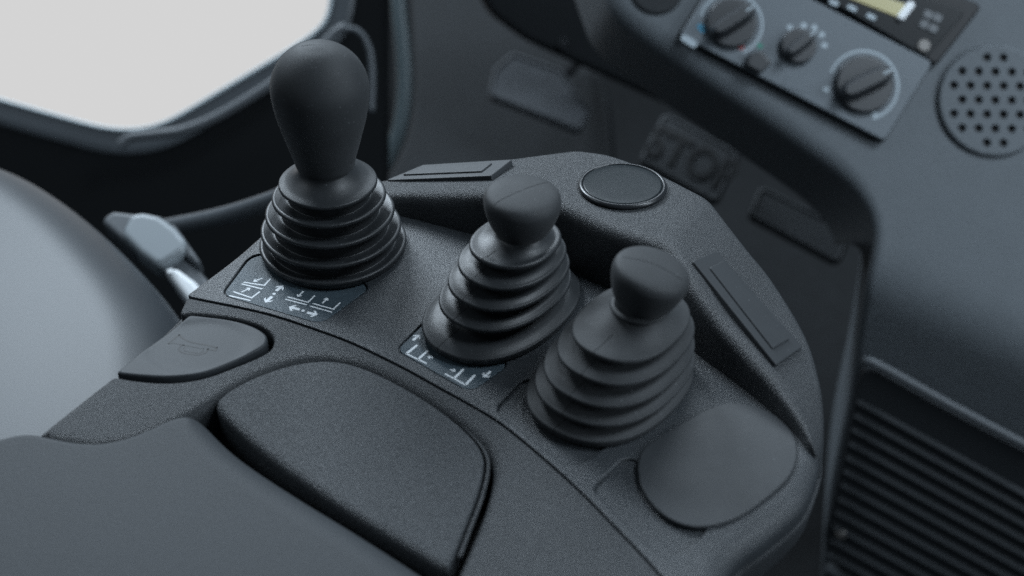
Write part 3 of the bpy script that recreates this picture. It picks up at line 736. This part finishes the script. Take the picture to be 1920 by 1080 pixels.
# ================================================================== LEVERS
UD = np.array([.60, .80]); VD = np.array([.80, -.60])
def angs(seam_at, n=150):
    base = list(np.linspace(0, 2 * math.pi, n + 1)[:-1])
    for s in seam_at: base += [s + d for d in (-.03, -.02, -.007, -.005, 0, .005, .007, .02, .03)]
    return np.array(sorted(x % (2 * math.pi) for x in base))
def loft(name, secs, m, parent, seams=(), dent=.08, n=150, pw=2.0, cap=True, ax=None, sub=4, line=None, **kw):
    """secs: (cx,cy,cz,a,b); section long axis UD. seams: angles of the moulding line"""
    if sub > 1: secs = catmull([np.array(s, float) for s in secs], sub)
    TH_ = angs(seams, n); n_ = len(TH_); V = []; Fc = []
    dd = np.zeros(n_)
    for s in seams:
        d = np.abs((TH_ - s + math.pi) % (2 * math.pi) - math.pi); dd += np.where(d < .0055, 1, 0) * dent
    e_ = 2 / pw
    c_, s_ = np.cos(TH_), np.sin(TH_); cx = np.sign(c_) * np.abs(c_) ** e_; sy = np.sign(s_) * np.abs(s_) ** e_
    for x, y, z, a, b in secs:
        A = np.maximum(a - dd, .001)[:, None] * cx[:, None] * VD * (b / max(a, 1e-6)) + np.maximum(a - dd, .001)[:, None] * sy[:, None] * UD
        P = np.stack([x + A[:, 0], y + A[:, 1], np.full(n_, z)], 1)
        if ax is not None: P = (P - ax[0]) @ ax[1].T + ax[0]
        V += list(P)
    for i in range(len(secs) - 1):
        for k in range(n_): j = (k + 1) % n_; Fc.append((i * n_ + k, i * n_ + j, (i + 1) * n_ + j, (i + 1) * n_ + k)[::-1])
    if cap: Fc.append(tuple((len(secs) - 1) * n_ + k for k in range(n_))[::-1])
    if line:
        for s0, i0, i1 in line:
            q = int(np.argmin(np.abs((TH_ - s0 % (2 * math.pi) + math.pi) % (2 * math.pi) - math.pi))); L = len(secs)
            pts = [V[i * n_ + q] for i in range(int(i0 * L), int(i1 * L))]
            pts = [p for k, p in enumerate(pts) if k == 0 or np.linalg.norm(p - pts[k - 1]) > 1e-4]
            tube('mould_seam', pts, .009, M['seam'], parent, seg=6, spline=False)
    return mesh(name, V, Fc, m, parent, **kw)
def by_ratio(hw, k, q):
    a = hw / k / math.sqrt(.36 + .64 / q / q); return a, a / q
def solve_ab(hw, hh, k, se):
    X = (hw / k) ** 2; Y = (hh / k / se) ** 2; sm_ = X + Y; df = (Y - X) / .28; df = max(-.1 * sm_, min(df, .75 * sm_))
    return math.sqrt((sm_ + df) / 2), math.sqrt((sm_ - df) / 2)
def bellows(lips, neck, deep=.5, cup=False):
    """lips bottom to top (x,y,z,a,b); returns section list with undercut pleats"""
    S_ = []; x, y, z, a, b = lips[0]
    S_ += [(x, y, -.02, a - .12, b - .12), (x, y, z - .16, a - .03, b - .03)]
    for i, (x, y, z, a, b) in enumerate(lips):
        if i > 0: S_ += [(x, y, z - .13, a - .36, b - .36), (x, y, z - .15, a - .13, b - .13)]
        S_ += [(x, y, z - .08, a - .02, b - .02), (x, y, z, a, b), (x, y, z + .08, a - .03, b - .03), (x, y, z + .12, a - .12, b - .12)]
        nx = lips[i + 1] if i + 1 < len(lips) else None
        if nx:
            X, Y, Z, A, B = nx; g = Z - z
            if cup: S_ += [(x, y, z + .10, a - .22, b - .22), (.6 * x + .4 * X, .6 * y + .4 * Y, z + .02, A - deep * .85, B - deep * .85), (X, Y, z + .18 * g, A - deep, B - deep), (X, Y, Z - .22, A - deep, B - deep)]
            else: S_ += [(.6 * x + .4 * X, .6 * y + .4 * Y, z + .20 * g + .08, min(a - .32, .6 * a + .4 * A - .25), min(b - .32, .6 * b + .4 * B - .25)),
                   (.25 * x + .75 * X, .25 * y + .75 * Y, z + .42 * g, A - deep * .75, B - deep * .75), (X, Y, Z - .26, A - deep, B - deep)]
    x, y, z, a, b = lips[-1]; X, Y, Z, A, B = neck
    S_ += [(.7 * x + .3 * X, .7 * y + .3 * Y, z + .25 * (Z - z), .62 * a + .38 * A, .62 * b + .38 * B), (.35 * x + .65 * X, .35 * y + .65 * Y, z + .5 * (Z - z), .28 * a + .72 * A, .28 * b + .72 * B),
           (X, Y, z + .78 * (Z - z), A + .06, B + .06), (X, Y, Z, A, B), (X, Y, Z + .3, A - .05, B - .05)]
    return S_
def lever(name, label, base_px, lips_px, neck_px, neck_r, knob, kmat, bmat, seams, kseams, circular=False, tilt=0, fwd=0, deep=.5, pw=2.1, collar=False, ksx=(1, 1), kscale=1):
    B = onz(*base_px, .3); t = thing(name, (B.x, B.y, 0), label, 'lever', 'control levers on the console')
    lips = []
    for (L, R_, cy, hh) in lips_px:
        c = ony((L + R_) / 2, cy, B.y); dep = (c - CP).dot(CF); k = FPX / dep; hw = (R_ - L) / 2
        if circular: a = b = hw / k
        else:
            a, b = by_ratio(hw, k, hh)
        lips.append((c.x, c.y, c.z, a, b))
    n = ony(*neck_px, B.y)
    secs = bellows(lips, (n.x, n.y, n.z, neck_r, neck_r), deep=deep, cup=circular)
    loft('boot', secs, bmat, t, pw=pw, line=[(q, .02, .93) for q in seams])
    # knob: profile (r, z) turned on a tilted axis
    o = np.array((n.x, n.y, n.z)); Rm = (Matrix.Rotation(math.radians(tilt), 3, 'Y') @ Matrix.Rotation(math.radians(fwd), 3, 'X'))
    pro = [(n.x, n.y, n.z + z * kscale, r_ * ksx[0] * kscale, r_ * ksx[1] * kscale) for r_, z in knob]
    loft('knob', pro, kmat, t, line=kseams, ax=(o, np.array(Rm)), pw=2.0, sub=5)
    if collar:
        pc = [(n.x, n.y, n.z + z, r_, r_) for r_, z in ((neck_r + .12, -.22), (neck_r + .2, -.14), (neck_r + .17, -.05), (neck_r + .05, 0), (neck_r - .1, .02))]
        loft('collar', pc, bmat, t, sub=3)
    return t
K1 = [(.8, -.08), (1.15, -.06), (1.26, 0), (1.33, .12), (1.42, .5), (1.59, 1.1), (1.78, 1.8), (1.95, 2.45), (2.07, 3.1), (2.14, 3.83), (2.10, 4.3), (1.94, 4.75), (1.68, 5.17), (1.31, 5.53), (.86, 5.8), (.4, 5.93), (.1, 5.97), (.01, 5.97)]
lever('control_lever', 'tall egg-shaped knob lever on a round ribbed rubber boot', (625, 453), [(490, 760, 453, 0), (492, 750, 426, 0), (500, 738, 396, 0), (512, 722, 367, 0), (524, 706, 341, 0)], (610, 309), 1.17, K1, M['knob'], M['boot'], (), ((3.7, .84, .97),), circular=True, tilt=1.0, deep=.37)
K2 = [(.7, -.08), (.98, -.05), (1.08, .03), (1.19, .18), (1.34, .46), (1.46, .8), (1.56, 1.15), (1.62, 1.5), (1.62, 1.78), (1.51, 2.04), (1.25, 2.18), (.82, 2.255), (.35, 2.285), (.1, 2.29), (.01, 2.29)]
K2 = [(r_, z_ * .89) for r_, z_ in K2]
lever('control_lever', 'short dark knob lever on the middle boot with a moulding line down its pleats', (942, 574), [(799, 1085, 574, 1.42), (829, 1068, 539, 1.34), (845, 1065, 509, 1.28), (863, 1059, 480, 1.22), (883, 1050, 452, 1.15)], (977, 432), 1.0, K2, M['knob'], M['boot'], (4.62,), ((1.29, .70, .995), (4.43, .66, .995)), tilt=2, deep=.6, pw=2.25)
lever('control_lever', 'short dark knob lever on the paler matt boot nearest the blanking cover', (1146, 715), [(994, 1296, 715, 1.30), (1010, 1299, 690, 1.30), (1026, 1299, 663, 1.30), (1050, 1299, 632, 1.30), (1077, 1291, 604, 1.28)], (1201, 568), 1.0, K2, M['knob'], M['boot_grey'], (4.68,), ((.15, .70, .995), (3.6, .70, .995)), tilt=13, collar=True, deep=.6, pw=2.35, kscale=.95)
